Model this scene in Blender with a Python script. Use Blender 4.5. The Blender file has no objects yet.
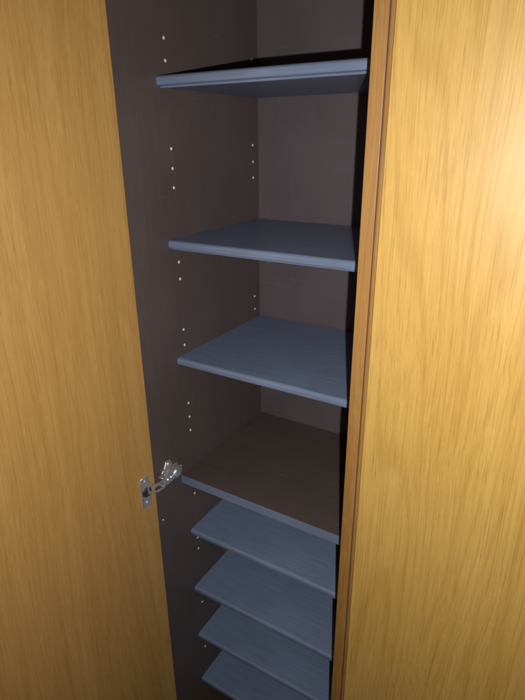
import bpy, bmesh, math, random
from mathutils import Vector, Matrix
random.seed(4)
S = bpy.context.scene
COL = S.collection
R = math.radians

# ------------------------------------------------------------ sizes (metres)
# inner face of left panel is x = 0, front of carcass y = 0, z = 0 near the camera's eye line minus 0.34
W, D = 0.393, 0.400            # clear width and depth of the open compartment
T = 0.018                      # board thickness
ZB, ZT = -1.32, 0.86           # bottom / top of the carcass
CAM = Vector((0.62773, -0.61957, 0.34402))

# ------------------------------------------------------------ material helpers
def newmat(name):
    m = bpy.data.materials.new(name); m.use_nodes = True
    nt = m.node_tree; b = nt.nodes['Principled BSDF']
    return m, nt, b
def N(nt, t, **kw):
    n = nt.nodes.new(t)
    for k, v in kw.items():
        if k.startswith('i_'):
            n.inputs[k[2:].replace('_', ' ')].default_value = v
        else: setattr(n, k, v)
    return n
def L(nt, a, b): nt.links.new(a, b)
def coords(nt, scale, loc=(0, 0, 0), rot=(0, 0, 0)):
    tc = N(nt, 'ShaderNodeTexCoord'); mp = N(nt, 'ShaderNodeMapping')
    mp.inputs['Scale'].default_value = scale; mp.inputs['Location'].default_value = loc
    mp.inputs['Rotation'].default_value = rot
    L(nt, tc.outputs['Object'], mp.inputs['Vector']); return mp.outputs['Vector']
def noise(nt, vec, scale=1, detail=4, rough=.55, dist=0):
    n = N(nt, 'ShaderNodeTexNoise'); n.inputs['Scale'].default_value = scale
    n.inputs['Detail'].default_value = detail; n.inputs['Roughness'].default_value = rough
    n.inputs['Distortion'].default_value = dist; L(nt, vec, n.inputs['Vector']); return n.outputs['Fac']
def ramp(nt, fac, stops, mode='LINEAR'):
    r = N(nt, 'ShaderNodeValToRGB'); r.color_ramp.interpolation = mode
    while len(r.color_ramp.elements) < len(stops): r.color_ramp.elements.new(.5)
    for e, (p, c) in zip(r.color_ramp.elements, stops):
        e.position = p; e.color = (c if len(c) == 4 else (*c, 1))
    L(nt, fac, r.inputs['Fac']); return r.outputs['Color']
def g(v): return (v, v, v, 1)
def mixc(nt, a, b, fac, mode='MIX'):
    m = N(nt, 'ShaderNodeMix', data_type='RGBA', blend_type=mode)
    if isinstance(fac, (int, float)): m.inputs[0].default_value = fac
    else: L(nt, fac, m.inputs[0])
    for s, v in ((6, a), (7, b)):
        if isinstance(v, tuple): m.inputs[s].default_value = v if len(v) == 4 else (*v, 1)
        else: L(nt, v, m.inputs[s])
    return m.outputs[2]
def bump(nt, b, h, strength, dist=.001):
    n = N(nt, 'ShaderNodeBump'); n.inputs['Strength'].default_value = strength
    n.inputs['Distance'].default_value = dist; L(nt, h, n.inputs['Height']); L(nt, n.outputs['Normal'], b.inputs['Normal'])

def oak(name, base, dark, light, off=(0, 0, 0), tilt=0.0, rough=.36, contrast=1.0, mark=None, coat=.3):
    """straight-grained oak veneer, grain along z"""
    m, nt, b = newmat(name)
    # slow wandering of the grain so the lines are not ruler straight
    wv = coords(nt, (1.6, 1.6, .8), off)
    wob = N(nt, 'ShaderNodeTexNoise'); wob.inputs['Scale'].default_value = 1.3; wob.inputs['Detail'].default_value = 2
    L(nt, wv, wob.inputs['Vector'])
    tc = N(nt, 'ShaderNodeTexCoord')
    sub = N(nt, 'ShaderNodeVectorMath', operation='SUBTRACT'); sub.inputs[1].default_value = (.5, .5, .5)
    L(nt, wob.outputs['Color'], sub.inputs[0])
    sc = N(nt, 'ShaderNodeVectorMath', operation='MULTIPLY'); sc.inputs[1].default_value = (.075, .075, 0)
    L(nt, sub.outputs[0], sc.inputs[0])
    ad = N(nt, 'ShaderNodeVectorMath', operation='ADD'); L(nt, tc.outputs['Object'], ad.inputs[0]); L(nt, sc.outputs[0], ad.inputs[1])
    def mp(scale, rot=(0, tilt, 0)):
        n = N(nt, 'ShaderNodeMapping'); n.inputs['Scale'].default_value = scale
        n.inputs['Location'].default_value = off; n.inputs['Rotation'].default_value = rot
        L(nt, ad.outputs[0], n.inputs['Vector']); return n.outputs['Vector']
    bands = noise(nt, mp((34, 34, .55)), 1, 4, .6)                # broad tone bands
    rings = noise(nt, mp((640, 640, 5.5)), 1, 4, .62, .2)            # growth lines
    fine = noise(nt, mp((900, 900, 12)), 1, 3, .6)                  # fibres
    pores = noise(nt, mp((1100, 1100, 50)), 1, 2, .5)                # open pores, short dark dashes
    fleck = noise(nt, mp((70, 70, 40), (0, .5, 0)), 1, 3, .6)      # faint ray fleck
    c = ramp(nt, bands, [(.28, (*dark, 1)), (.52, (*base, 1)), (.75, (*light, 1))])
    rr = ramp(nt, rings, [(.34, (1 - .24 * contrast, 1 - .29 * contrast, 1 - .36 * contrast, 1)), (.47, g(1)), (.66, (1 + .04 * contrast, 1 + .06 * contrast, 1 + .08 * contrast, 1))])
    c = mixc(nt, c, rr, .9, 'MULTIPLY')
    # cathedral figure: contour lines of a long soft noise
    fig = noise(nt, mp((5.5, 5.5, .26)), 1, 1.5, .45)
    k1 = N(nt, 'ShaderNodeMath', operation='MULTIPLY'); L(nt, fig, k1.inputs[0]); k1.inputs[1].default_value = 190
    k2 = N(nt, 'ShaderNodeMath', operation='SINE'); L(nt, k1.outputs[0], k2.inputs[0])
    fg = ramp(nt, k2.outputs[0], [(.0, g(1)), (.55, g(1)), (.95, (1 - .09 * contrast, 1 - .12 * contrast, 1 - .17 * contrast, 1))])
    c = mixc(nt, c, fg, 1.0, 'MULTIPLY')
    ff = ramp(nt, fine, [(.3, g(1 - .16 * contrast)), (.7, g(1.06))]); c = mixc(nt, c, ff, 1.0, 'MULTIPLY')
    pm = ramp(nt, pores, [(.30, g(1)), (.42, g(0))])
    pr = ramp(nt, rings, [(.42, g(1)), (.60, g(.12))])
    mm = N(nt, 'ShaderNodeMath', operation='MULTIPLY'); L(nt, pm, mm.inputs[0]); L(nt, pr, mm.inputs[1])
    m2 = N(nt, 'ShaderNodeMath', operation='MULTIPLY'); L(nt, mm.outputs[0], m2.inputs[0]); m2.inputs[1].default_value = .45 * contrast
    c = mixc(nt, c, tuple(v * .45 for v in dark), m2.outputs[0])
    fl = ramp(nt, fleck, [(.58, g(1)), (.72, g(1.10))]); c = mixc(nt, c, fl, .8, 'MULTIPLY')
    if mark:                                                       # a small wiped smear on the lacquer
        v = N(nt, 'ShaderNodeMapping'); v.inputs['Location'].default_value = (-mark[0] / mark[3], 0, -mark[2] / mark[4])
        v.inputs['Scale'].default_value = (1 / mark[3], 0, 1 / mark[4]); L(nt, tc.outputs['Object'], v.inputs['Vector'])
        ln = N(nt, 'ShaderNodeVectorMath', operation='LENGTH'); L(nt, v.outputs['Vector'], ln.inputs[0])
        nn = noise(nt, coords(nt, (60, 60, 60)), 1, 3)
        s2 = N(nt, 'ShaderNodeMath', operation='ADD'); L(nt, ln.outputs['Value'], s2.inputs[0]); L(nt, nn, s2.inputs[1])
        f = ramp(nt, s2.outputs[0], [(.45, g(.30)), (1.0, g(0))]); f2 = N(nt, 'ShaderNodeMath', operation='MULTIPLY')
        L(nt, f, f2.inputs[0]); f2.inputs[1].default_value = .55
        c = mixc(nt, c, (.62, .55, .42, 1), f2.outputs[0])
    L(nt, c, b.inputs['Base Color'])
    sm = noise(nt, coords(nt, (9, 9, 7), off), 1, 4, .6)
    rgh = ramp(nt, sm, [(.3, g(rough - .05)), (.7, g(rough + .08))]); L(nt, rgh, b.inputs['Roughness'])
    b.inputs['Specular IOR Level'].default_value = .5
    b.inputs['Coat Weight'].default_value = coat; b.inputs['Coat Roughness'].default_value = .36
    hs = N(nt, 'ShaderNodeMath', operation='ADD'); L(nt, fine, hs.inputs[0])
    hm = N(nt, 'ShaderNodeMath', operation='MULTIPLY'); L(nt, mm.outputs[0], hm.inputs[0]); hm.inputs[1].default_value = -.8
    L(nt, hm.outputs[0], hs.inputs[1])
    bump(nt, b, hs.outputs[0], .10, .0003)
    return m

def melamine(name, col, var, rough=.5, grain=(5, 130, 130), spec=.4, dust=True, off=(0, 0, 0), bmp=.12):
    """foil board, faint streaks along the axis with the smallest scale"""
    m, nt, b = newmat(name)
    st = noise(nt, coords(nt, grain, off), 1, 5, .65)
    cl = noise(nt, coords(nt, (7, 7, 7), off), 1, 3, .5)
    lo = tuple(v * (1 - var) for v in col); hi = tuple(v * (1 + var) for v in col)
    c = ramp(nt, st, [(.3, (*lo, 1)), (.7, (*hi, 1))])
    cc = ramp(nt, cl, [(.3, g(.90)), (.7, g(1.08))]); c = mixc(nt, c, cc, 1.0, 'MULTIPLY')
    if dust:
        vz = N(nt, 'ShaderNodeTexVoronoi', feature='F1'); vz.inputs['Scale'].default_value = 85
        L(nt, coords(nt, (1, 1, 1), off), vz.inputs['Vector'])
        d = ramp(nt, vz.outputs['Distance'], [(.035, g(1)), (.075, g(0))])
        k = ramp(nt, noise(nt, coords(nt, (40, 40, 40), off), 1, 2), [(.58, g(0)), (.66, g(.5))])
        q = N(nt, 'ShaderNodeMath', operation='MULTIPLY'); L(nt, d, q.inputs[0]); L(nt, k, q.inputs[1])
        c = mixc(nt, c, tuple(min(.5, v * 2.2 + .03) for v in col), q.outputs[0])
    if dust:                                                       # light rubs and hairline scratches
        sv = coords(nt, (5, 11, 260) if grain[2] < 100 else (9, 60, 60), off, (.12, 0, .2))
        k3 = ramp(nt, noise(nt, sv, 1, 2, .5), [(.705, g(0)), (.76, g(.40))])
        c = mixc(nt, c, tuple(min(.6, v * 1.5 + .02) for v in col), k3)
    L(nt, c, b.inputs['Base Color'])
    rr = ramp(nt, cl, [(.3, g(rough - .05)), (.7, g(rough + .07))]); L(nt, rr, b.inputs['Roughness'])
    b.inputs['Specular IOR Level'].default_value = spec
    bump(nt, b, st, bmp, .0004)
    return m

M = {}
M['oak_right'] = oak('oak_veneer_right', (.60, .362, .086), (.56, .325, .070), (.635, .395, .102), (3.1, 1.7, .4), 0, .44, .85, mark=(0.5870, 0, -0.1762, .020, .009))
M['oak_left'] = oak('oak_veneer_left', (.535, .298, .084), (.485, .262, .068), (.575, .335, .100), (7.3, 4.2, 2.2), 0, .50, .62)
M['oak_edge'] = oak('oak_edge', (.35, .170, .040), (.30, .14, .030), (.40, .205, .053), (1.3, 9.2, 5.2), 0, .55, .8)
M['brown'] = melamine('brown_melamine', (.108, .082, .076), .05, .48, (160, 160, 9), .35)
M['brown_flat'] = melamine('brown_melamine_flat', (.098, .076, .068), .07, .50, (5, 120, 120), .35)
M['back'] = melamine('brown_back_board', (.122, .098, .106), .04, .55, (120, 120, 5), .3)
M['blue'] = melamine('slate_blue_foil', (.178, .230, .352), .17, .36, (9, 300, 160), .6, bmp=.35)
M['blue_edge'] = melamine('slate_blue_edge', (.165, .210, .330), .06, .45, (7, 230, 120), .4, dust=False)
def metal(name, col, rough):
    m, nt, b = newmat(name); b.inputs['Metallic'].default_value = .8
    n = noise(nt, coords(nt, (160, 160, 160)), 1, 3)
    L(nt, ramp(nt, n, [(.3, (*[v * .8 for v in col], 1)), (.7, (*col, 1))]), b.inputs['Base Color'])
    L(nt, ramp(nt, n, [(.3, g(rough)), (.7, g(rough + .12))]), b.inputs['Roughness'])
    bump(nt, b, n, .5, .003)
    return m
M['nickel'] = metal('nickel_plate', (.97, .96, .98), .26)
M['steel'] = metal('zinc_steel', (.90, .88, .88), .28)
M['dark_steel'] = metal('dark_hinge_steel', (.16, .15, .15), .4)
m, nt, b = newmat('socket_sleeve'); M['sleeve'] = m
n = noise(nt, coords(nt, (300, 300, 300)), 1, 2)
L(nt, ramp(nt, n, [(.3, (.75, .70, .62, 1)), (.7, (.92, .88, .80, 1))]), b.inputs['Base Color'])
b.inputs['Roughness'].default_value = .35
M['hole'] = newmat('hole_dark')[0]; M['hole'].node_tree.nodes['Principled BSDF'].inputs['Base Color'].default_value = (.02, .017, .015, 1)

# ------------------------------------------------------------ mesh helpers
def link(name, bm, mat, parent=None, smooth=False, loc=(0, 0, 0), label=None):
    me = bpy.data.meshes.new(name); bm.normal_update(); bm.to_mesh(me); bm.free()
    me.materials.append(mat)
    if smooth:
        for p in me.polygons: p.use_smooth = True
        me.set_sharp_from_angle(angle=R(35))
    o = bpy.data.objects.new(name, me); COL.objects.link(o); o.location = loc
    if parent: o.parent = parent
    if label: o['label'] = label
    return o
def box(bm, x0, x1, y0, y1, z0, z1, bev=0, seg=2, mat=None):
    r = bmesh.ops.create_cube(bm, size=1)
    vs = r['verts']
    for v in vs:
        v.co = Vector((x0 + (v.co.x + .5) * (x1 - x0), y0 + (v.co.y + .5) * (y1 - y0), z0 + (v.co.z + .5) * (z1 - z0)))
    if bev:
        es = list({e for v in vs for e in v.link_edges})
        rr = bmesh.ops.bevel(bm, geom=es, offset=bev, segments=seg, profile=.5, affect='EDGES')
        vs = list({v for f in rr['faces'] for v in f.verts} | {v for v in vs if v.is_valid})
    if mat is not None: bmesh.ops.transform(bm, matrix=mat, verts=vs)
    return vs
def prism_x(bm, prof, x0, x1):
    """extrude a closed (y,z) profile from x0 to x1"""
    a = [bm.verts.new((x0, y, z)) for y, z in prof]; c = [bm.verts.new((x1, y, z)) for y, z in prof]
    n = len(prof)
    for i in range(n): bm.faces.new((a[i], a[(i + 1) % n], c[(i + 1) % n], c[i]))
    bm.faces.new(a[::-1]); bm.faces.new(c)
    bmesh.ops.recalc_face_normals(bm, faces=bm.faces[:])
def prism(bm, pts, h, mat):
    """extrude (u,v) outline by h along w, then transform"""
    a = [bm.verts.new((u, v, 0)) for u, v in pts]; c = [bm.verts.new((u, v, h)) for u, v in pts]
    n = len(pts); fs = []
    for i in range(n): fs.append(bm.faces.new((a[i], a[(i + 1) % n], c[(i + 1) % n], c[i])))
    fs.append(bm.faces.new(a[::-1])); fs.append(bm.faces.new(c))
    bmesh.ops.recalc_face_normals(bm, faces=fs)
    es = list({e for f in fs for e in f.edges})
    rr = bmesh.ops.bevel(bm, geom=es, offset=.0006, segments=1, affect='EDGES')
    vs = list({v for f in rr['faces'] for v in f.verts} | {v for v in a + c if v.is_valid})
    bmesh.ops.transform(bm, matrix=mat, verts=vs)
def cyl(bm, r0, r1, h, mat, seg=20):
    r = bmesh.ops.create_cone(bm, cap_ends=True, segments=seg, radius1=r0, radius2=r1, depth=h)
    bmesh.ops.transform(bm, matrix=mat @ Matrix.Translation((0, 0, h / 2)), verts=r['verts'])
    return r['verts']

def tag(o, label, cat, group=None):
    o['label'] = label; o['category'] = cat
    if group: o['group'] = group

# ------------------------------------------------------------ the wardrobe carcass
ward = bpy.data.objects.new('wardrobe', None); COL.objects.link(ward); ward.location = (W / 2, D / 2, ZB)
tag(ward, 'oak veneered wardrobe with one door open on a narrow dark brown shelf compartment', 'wardrobe')
bpy.context.view_layer.update()
def part(name, bm, mat, parent=ward, smooth=False, label=None):
    """mesh given in world coordinates, its origin stays at the parent's"""
    off = parent.matrix_world.translation if parent else Vector((0, 0, 0))
    bmesh.ops.translate(bm, verts=bm.verts[:], vec=-off)
    o = link(name, bm, mat, parent, smooth, label=label)
    bpy.context.view_layer.update(); return o
XR = 0.99                                                         # inner face of the far right panel
bm = bmesh.new(); box(bm, -T, 0, 0, D + .001, ZB, ZT)
side = part('side_panel', bm, M['brown'], label='dark brown left inner side panel with two columns of peg sockets')
bm = bmesh.new(); box(bm, W, W + .0175, .0022, D + .001, ZB, ZT, .0006, 1)
div = part('divider_panel', bm, M['brown'], label='upright divider between the open and the closed compartment')
bm = bmesh.new(); box(bm, W, W + .0175, -.0005, .002, ZB, ZT, .0006, 2)
part('edge_band', bm, M['oak_edge'], div, label='oak edge strip on the front of the divider')
bm = bmesh.new(); box(bm, XR, XR + T, 0, D + .001, ZB, ZT, .0006, 1)
part('side_panel', bm, M['oak_edge'], label='oak outer side panel at the right')
bm = bmesh.new(); box(bm, -T, XR + T, D + .0015, D + .008, ZB, ZT)
part('back_panel', bm, M['back'])
for z0, z1, nm in ((ZT + .0005, ZT + .0225, 'top_panel'), (ZB - .0225, ZB - .0005, 'bottom_panel')):
    bm = bmesh.new(); box(bm, -T - .002, XR + T + .002, -.002, D + .010, z0, z1, .001, 2); part(nm, bm, M['oak_edge'])
bm = bmesh.new(); box(bm, -T, XR + T, .03, D - .02, ZB - .09, ZB - .023, .001, 1); part('plinth', bm, M['brown_flat'])

# fixed brown shelf with a flat blue edge strip
Z4 = -.3142
bm = bmesh.new(); box(bm, .0004, W - .0004, .0793, D, Z4 - T, Z4, .0004, 1)
fixed = part('fixed_shelf', bm, M['brown_flat'], label='fixed dark brown shelf board with flat blue front edge')
bm = bmesh.new(); box(bm, .0004, W - .0004, .0770, .0790, Z4 - T, Z4 + .0002, .0005, 2)
part('edge_band', bm, M['blue_edge'], fixed, label='flat slate blue edge strip')

TRB = Matrix.Translation((0.0240, D + .0014, 0.0812)) @ Matrix.Rotation(R(90), 4, 'X')
M['cap'] = melamine('brown_cap', (.21, .17, .165), .1, .4, (200, 200, 200), .4, dust=False)
# peg sockets in the left panel (y, z)
sock = [(.1172, z) for z in (.4936, .4616, .3289, .2969, .2649, .1332, .1012, .0006, -.0314, -.1603, -.1923, -.2243,
        -.3860, -.5103, -.5423, -.7105, -.8632)]
sock += [(.3790, z) for z in (.4890, .3310, .2980, .2660, .0020, -.0290)]
for y, z in sock:
    bm = bmesh.new()
    # a turned sleeve: flange with a hollow centre
    prof = [(.0010, .0011), (.0020, .0008), (.0027, .0001), (.0027, -.003)]
    n = 16; rings = []
    for r_, h in prof: rings.append([bm.verts.new((h, r_ * math.cos(2 * math.pi * i / n), r_ * math.sin(2 * math.pi * i / n))) for i in range(n)])
    for a, c in zip(rings, rings[1:]):
        for i in range(n): bm.faces.new((a[i], a[(i + 1) % n], c[(i + 1) % n], c[i]))
    bm.faces.new(rings[0])
    for v in bm.verts: v.co += Vector((.0003, y, z))
    bmesh.ops.recalc_face_normals(bm, faces=bm.faces[:])
    part('peg_socket', bm, M['sleeve'], side, True)
# small cap in the back board near the left corner, and a chip of glue in the corner above the fixed shelf
bm = bmesh.new(); cyl(bm, .0030, .0022, .0010, TRB, 16)
part('screw_cap', bm, M['cap'], smooth=True)
# bare pre-drilled hole for a spare hinge plate, lined with a pale screw
bm = bmesh.new(); cyl(bm, .0026, .0016, .0012, Matrix.Translation((0, .0125, -.3840)) @ Matrix.Rotation(R(90), 4, 'Y'), 16)
part('screw', bm, M['nickel'], side, True)

# ------------------------------------------------------------ doors
GAP = .0015; XD = W + .0175 + GAP
def inset_door(x0, x1, mat, yf):
    bm = bmesh.new(); box(bm, x0, x1, yf, yf + .018, ZB + .004, ZT - .004, .0008, 2); return bm
dr = part('door', inset_door(XD + .0062, XR - .002, M['oak_right'], -.0030), M['oak_right'], label='closed right door in straight grained oak veneer')
bm = bmesh.new()   # solid lipping with a rounded arris, seam to the veneer is a fine groove
yf = -.0030; r_ = .0032; x0, x1 = XD, XD + .0058
prof = [(x1, yf + .0003), (x1 - .0004, yf)]
for i in range(7):
    a = R(90 * i / 6); prof.append((x0 + r_ - r_ * math.sin(a), yf + r_ - r_ * math.cos(a)))
prof += [(x0, yf + .018), (x1, yf + .018)]
a = [bm.verts.new((x, y, ZB + .004)) for x, y in prof]; c = [bm.verts.new((x, y, ZT - .004)) for x, y in prof]
n = len(prof)
for i in range(n): bm.faces.new((a[i], a[(i + 1) % n], c[(i + 1) % n], c[i]))
bm.faces.new(a[::-1]); bm.faces.new(c); bmesh.ops.recalc_face_normals(bm, faces=bm.faces[:])
part('edge_band', bm, M['oak_edge'], dr, True, label='rounded oak lipping along the closed door')
bm = bmesh.new(); box(bm, XD + .0002, XD + .0068, yf + .0016, yf + .0176, ZB + .006, ZT - .006)
part('core_strip', bm, M['brown_flat'], dr)

# open door: hinge edge at (0, -.002); inner face looks into the photo
OPEN = R(98)
bm = bmesh.new(); box(bm, -.019, 0, -.402, 0, ZB + .004, ZT - .004, .0009, 2)   # along -y when open 90 degrees
dl = link('door', bm, M['oak_left'], ward, label='open left door showing its oak inner face')
dl.location = Vector((0, -.0006, 0)) - ward.location; dl.rotation_euler = (0, 0, -(OPEN - R(90)))
bpy.context.view_layer.update()

# ------------------------------------------------------------ concealed hinge
hinge = bpy.data.objects.new('hinge', None)
def hp(name, build, mat, parent, label=None, frame='ward'):
    bm = bmesh.new(); build(bm)
    if frame == 'door': bmesh.ops.transform(bm, matrix=dl.matrix_world, verts=bm.verts[:])
    return part(name, bm, mat, parent, True, label)
ZH = -.291                                                         # centre of the cup on the door
zc = ZH
def TR(x, y, z): return Matrix.Translation((x, y, z))
def flange(bm):   # wing plate of the cup, on the door's inner face (x = 0), door local frame has same z as world minus ward z
    z0 = zc
    pts = [(-.0105, -.034), (.0095, -.034), (.0105, -.022), (.0105, -.016), (.0125, -.012), (.0125, .012), (.0105, .016), (.0105, .022), (.0095, .034), (-.0105, .034), (-.0120, .024), (-.0120, -.024)]
    # outline: u along door (y), v vertical
    mat = Matrix(((0, 0, 1, .0002), (1, 0, 0, -.0235), (0, 1, 0, z0), (0, 0, 0, 1)))
    prism(bm, pts, .0022, mat)
# door local -> world uses ward.z origin 0 because dl.location cancels ward.location
HB = hp('hinge', flange, M['nickel'], ward, 'nickel plated concealed hinge joining open door to left panel', 'door')
def cup(bm):
    mat = TR(.0026, -.0225, zc) @ Matrix.Rotation(R(90), 4, 'Y')
    cyl(bm, .0110, .0100, .0020, mat, 28)
hp('hinge_cup', cup, M['dark_steel'], HB, None, 'door')
for s in (-1, 1):
    def scr(bm, s=s):
        mat = TR(.0024, -.0235, zc + s * .0245) @ Matrix.Rotation(R(90), 4, 'Y')
        cyl(bm, .0042, .0030, .0020, mat, 18)
    hp('screw', scr, M['steel'], HB, None, 'door')
# link between cup and arm : two curved legs rising out of the cup then going to the panel
def strap(bm, pts, w, t, z):
    """pts in (x,y), ribbon of height w (z) and thickness t"""
    P = [Vector((x, y, 0)) for x, y in pts]; offs = []
    for i, p in enumerate(P):
        d = (P[min(i + 1, len(P) - 1)] - P[max(i - 1, 0)]).normalized(); offs.append(Vector((-d.y, d.x, 0)) * t / 2)
    fs = []; rows = []
    for p, o in zip(P, offs):
        rows.append([bm.verts.new(p + o + Vector((0, 0, z - w / 2))), bm.verts.new(p + o + Vector((0, 0, z + w / 2))),
                     bm.verts.new(p - o + Vector((0, 0, z + w / 2))), bm.verts.new(p - o + Vector((0, 0, z - w / 2)))])
    for a, c in zip(rows, rows[1:]):
        for i in range(4): fs.append(bm.faces.new((a[i], a[(i + 1) % 4], c[(i + 1) % 4], c[i])))
    fs.append(bm.faces.new(rows[0])); fs.append(bm.faces.new(rows[-1][::-1]))
    bmesh.ops.recalc_face_normals(bm, faces=fs)
ZA = zc + .0100
hp('link', lambda bm: [strap(bm, [(.004, -.024), (.010, -.0225), (.0165, -.015), (.019, -.004), (.018, .008)], .0042, .0018, ZA + s) for s in (-.0080, .0080)], M['nickel'], HB)
hp('link', lambda bm: [strap(bm, [(.005, -.014), (.011, -.012), (.0130, -.002), (.0120, .010), (.011, .018)], .0050, .0016, ZA)], M['nickel'], HB)
for x, y in ((.005, -.024), (.018, .007), (.0115, .017)):
    hp('pivot_pin', lambda bm: cyl(bm, .0017, .0017, .024, TR(x, y, ZA - .012), 14), M['steel'], HB)
# the arm: a channel with a chamfered nose and two screws, on a mounting plate
def arm(bm):
    box(bm, .0165, .0185, .006, .052, ZA - .0095, ZA + .0095, .0008, 2)
    for s in (-1, 1): box(bm, .0070, .0163, .004, .054, ZA + s * .0095 - .0009, ZA + s * .0095 + .0009, .0005, 1)
    box(bm, .0120, .0170, .0605, .065, ZA - .0075, ZA + .0075, .0016, 2)
def knuckle(bm):
    vs = bmesh.ops.create_uvsphere(bm, u_segments=20, v_segments=12, radius=1)['verts']
    bmesh.ops.transform(bm, matrix=TR(.0165, .0480, ZA) @ Matrix.Diagonal((.0075, .0150, .0110, 1)), verts=vs)
hp('cover_cap', knuckle, M['nickel'], HB)
hp('arm', arm, M['nickel'], HB)
def plate(bm):
    pts = [(.018, -.008), (.026, -.012), (.032, -.027), (.045, -.027), (.050, -.012), (.066, -.009), (.066, .009), (.050, .012), (.045, .027), (.032, .027), (.026, .012), (.018, .008)]
    mat = Matrix(((0, 0, 1, .0003), (1, 0, 0, 0), (0, 1, 0, ZA), (0, 0, 0, 1)))
    prism(bm, pts, .0028, mat)
    box(bm, .0032, .0110, .022, .062, ZA - .0070, ZA + .0070, .0010, 2)
hp('mounting_plate', plate, M['steel'], HB)
for y, z, x in ((.0385, .0195, .0032), (.0385, -.0195, .0032), (.018, 0, .0186), (.028, 0, .0186)):
    def scr2(bm, y=y, z=z, x=x):
        mt = TR(x, y, ZA + z) @ Matrix.Rotation(R(90), 4, 'Y')
        cyl(bm, .0042, .0030, .0022, mt, 18)
        # cross slot as two raised dark bars would be wrong: cut look by small recessed cross
    def slot(bm, y=y, z=z, x=x):
        for a in (0, 90):
            box(bm, -.0002, .0003, -.0024, .0024, -.0005, .0005, 0, 1, TR(x + .0022, y, ZA + z) @ Matrix.Rotation(R(a + 35), 4, 'X'))
    so = hp('screw', scr2, M['steel'], HB)

# ------------------------------------------------------------ the loose shelves
def shelf_mesh(dep):
    """origin at the top front line on the left; bullnose front with a small bead under it"""
    bm = bmesh.new(); t = T; prof = []
    r1 = .0062
    prof.append((.0040, -.0003))
    for i in range(9):
        a = R(90 * i / 8); prof.append((.0066 - .0066 * math.sin(a), -.0003 - r1 + r1 * math.cos(a)))
    for i in range(1, 6):
        a = R(70 * i / 5); prof.append((.0040 - .0040 * math.cos(a), -.0112 - .0036 * math.sin(a)))
    prof += [(.0095, -.0152), (.0092, -.0160), (.0090, -.0170), (.0096, -.0180), (.0108, -.0184), (.0120, -.0181), (.0128, -.0172)]
    prof += [(dep, -.0172), (dep, 0), (.0085, 0)]
    prism_x(bm, prof, .0008, W - .0008); return bm
me0 = None
shelves = [(.0908, .4387, 'slate blue shelf at the very top, seen from slightly below'),
           (.0912, .1776, 'slate blue shelf just under the topmost one, with a wide empty space above it'),
           (.0912, -.0498, 'slate blue shelf directly above the brown fixed shelf and the hinge'),
           (.0945, -.4695, 'slate blue shelf immediately beneath the brown fixed shelf'),
           (.0920, -.6378, 'slate blue shelf, second one beneath the brown fixed shelf'),
           (.0935, -.7925, 'slate blue shelf, third one beneath the brown fixed shelf'),
           (.0940, -.9510, 'lowest slate blue shelf, cut off by the bottom of the photo')]
src = None
for i, (y, z, lab) in enumerate(shelves):
    if src is None:
        bm = shelf_mesh(D - .0905 - .004); src = link('shelf', bm, M['blue'], None, True); o = src
    else:
        o = src.copy(); COL.objects.link(o)
    o.location = (0, y, z)
    tag(o, lab, 'shelf', 'loose blue shelves in the wardrobe compartment')

# ------------------------------------------------------------ camera
cd = bpy.data.cameras.new('camera'); cam = bpy.data.objects.new('camera', cd); COL.objects.link(cam)
a, b_, r = R(31.3226), R(22.0828), R(-.4637)
fw = Vector((-math.sin(a) * math.cos(b_), math.cos(a) * math.cos(b_), -math.sin(b_)))
rt = Vector((math.cos(a), math.sin(a), 0)); up = rt.cross(fw)
rt2 = rt * math.cos(r) + up * math.sin(r); up2 = up * math.cos(r) - rt * math.sin(r)
mw = Matrix((rt2, up2, -fw)).transposed().to_4x4(); mw.translation = CAM; cam.matrix_world = mw
cd.sensor_fit = 'HORIZONTAL'; cd.sensor_width = 36; cd.lens = 36 * 521.4357 / 525
cd.clip_start = .01; cd.clip_end = 100
S.camera = cam

# ------------------------------------------------------------ light: the phone's flash, just right of and below the lens
ld = bpy.data.lights.new('flash', 'SPOT'); lo = bpy.data.objects.new('flash', ld); COL.objects.link(lo)
ld.energy = 27.5; ld.color = (1.0, .97, .945); ld.shadow_soft_size = .0035
ld.spot_size = R(152); ld.spot_blend = 1.0
m2 = Matrix((rt2, up2, -fw)).transposed().to_4x4(); m2.translation = Vector((.657, -.615, .308))
lo.matrix_world = m2 @ Matrix.Rotation(R(1), 4, 'X')
w = bpy.data.worlds.new('World'); S.world = w; w.use_nodes = True
bg = w.node_tree.nodes['Background']; bg.inputs['Color'].default_value = (.80, .88, 1, 1); bg.inputs['Strength'].default_value = .012

S.view_settings.view_transform = 'Standard'; S.view_settings.look = 'None'
S.view_settings.exposure = 0; S.view_settings.gamma = 1
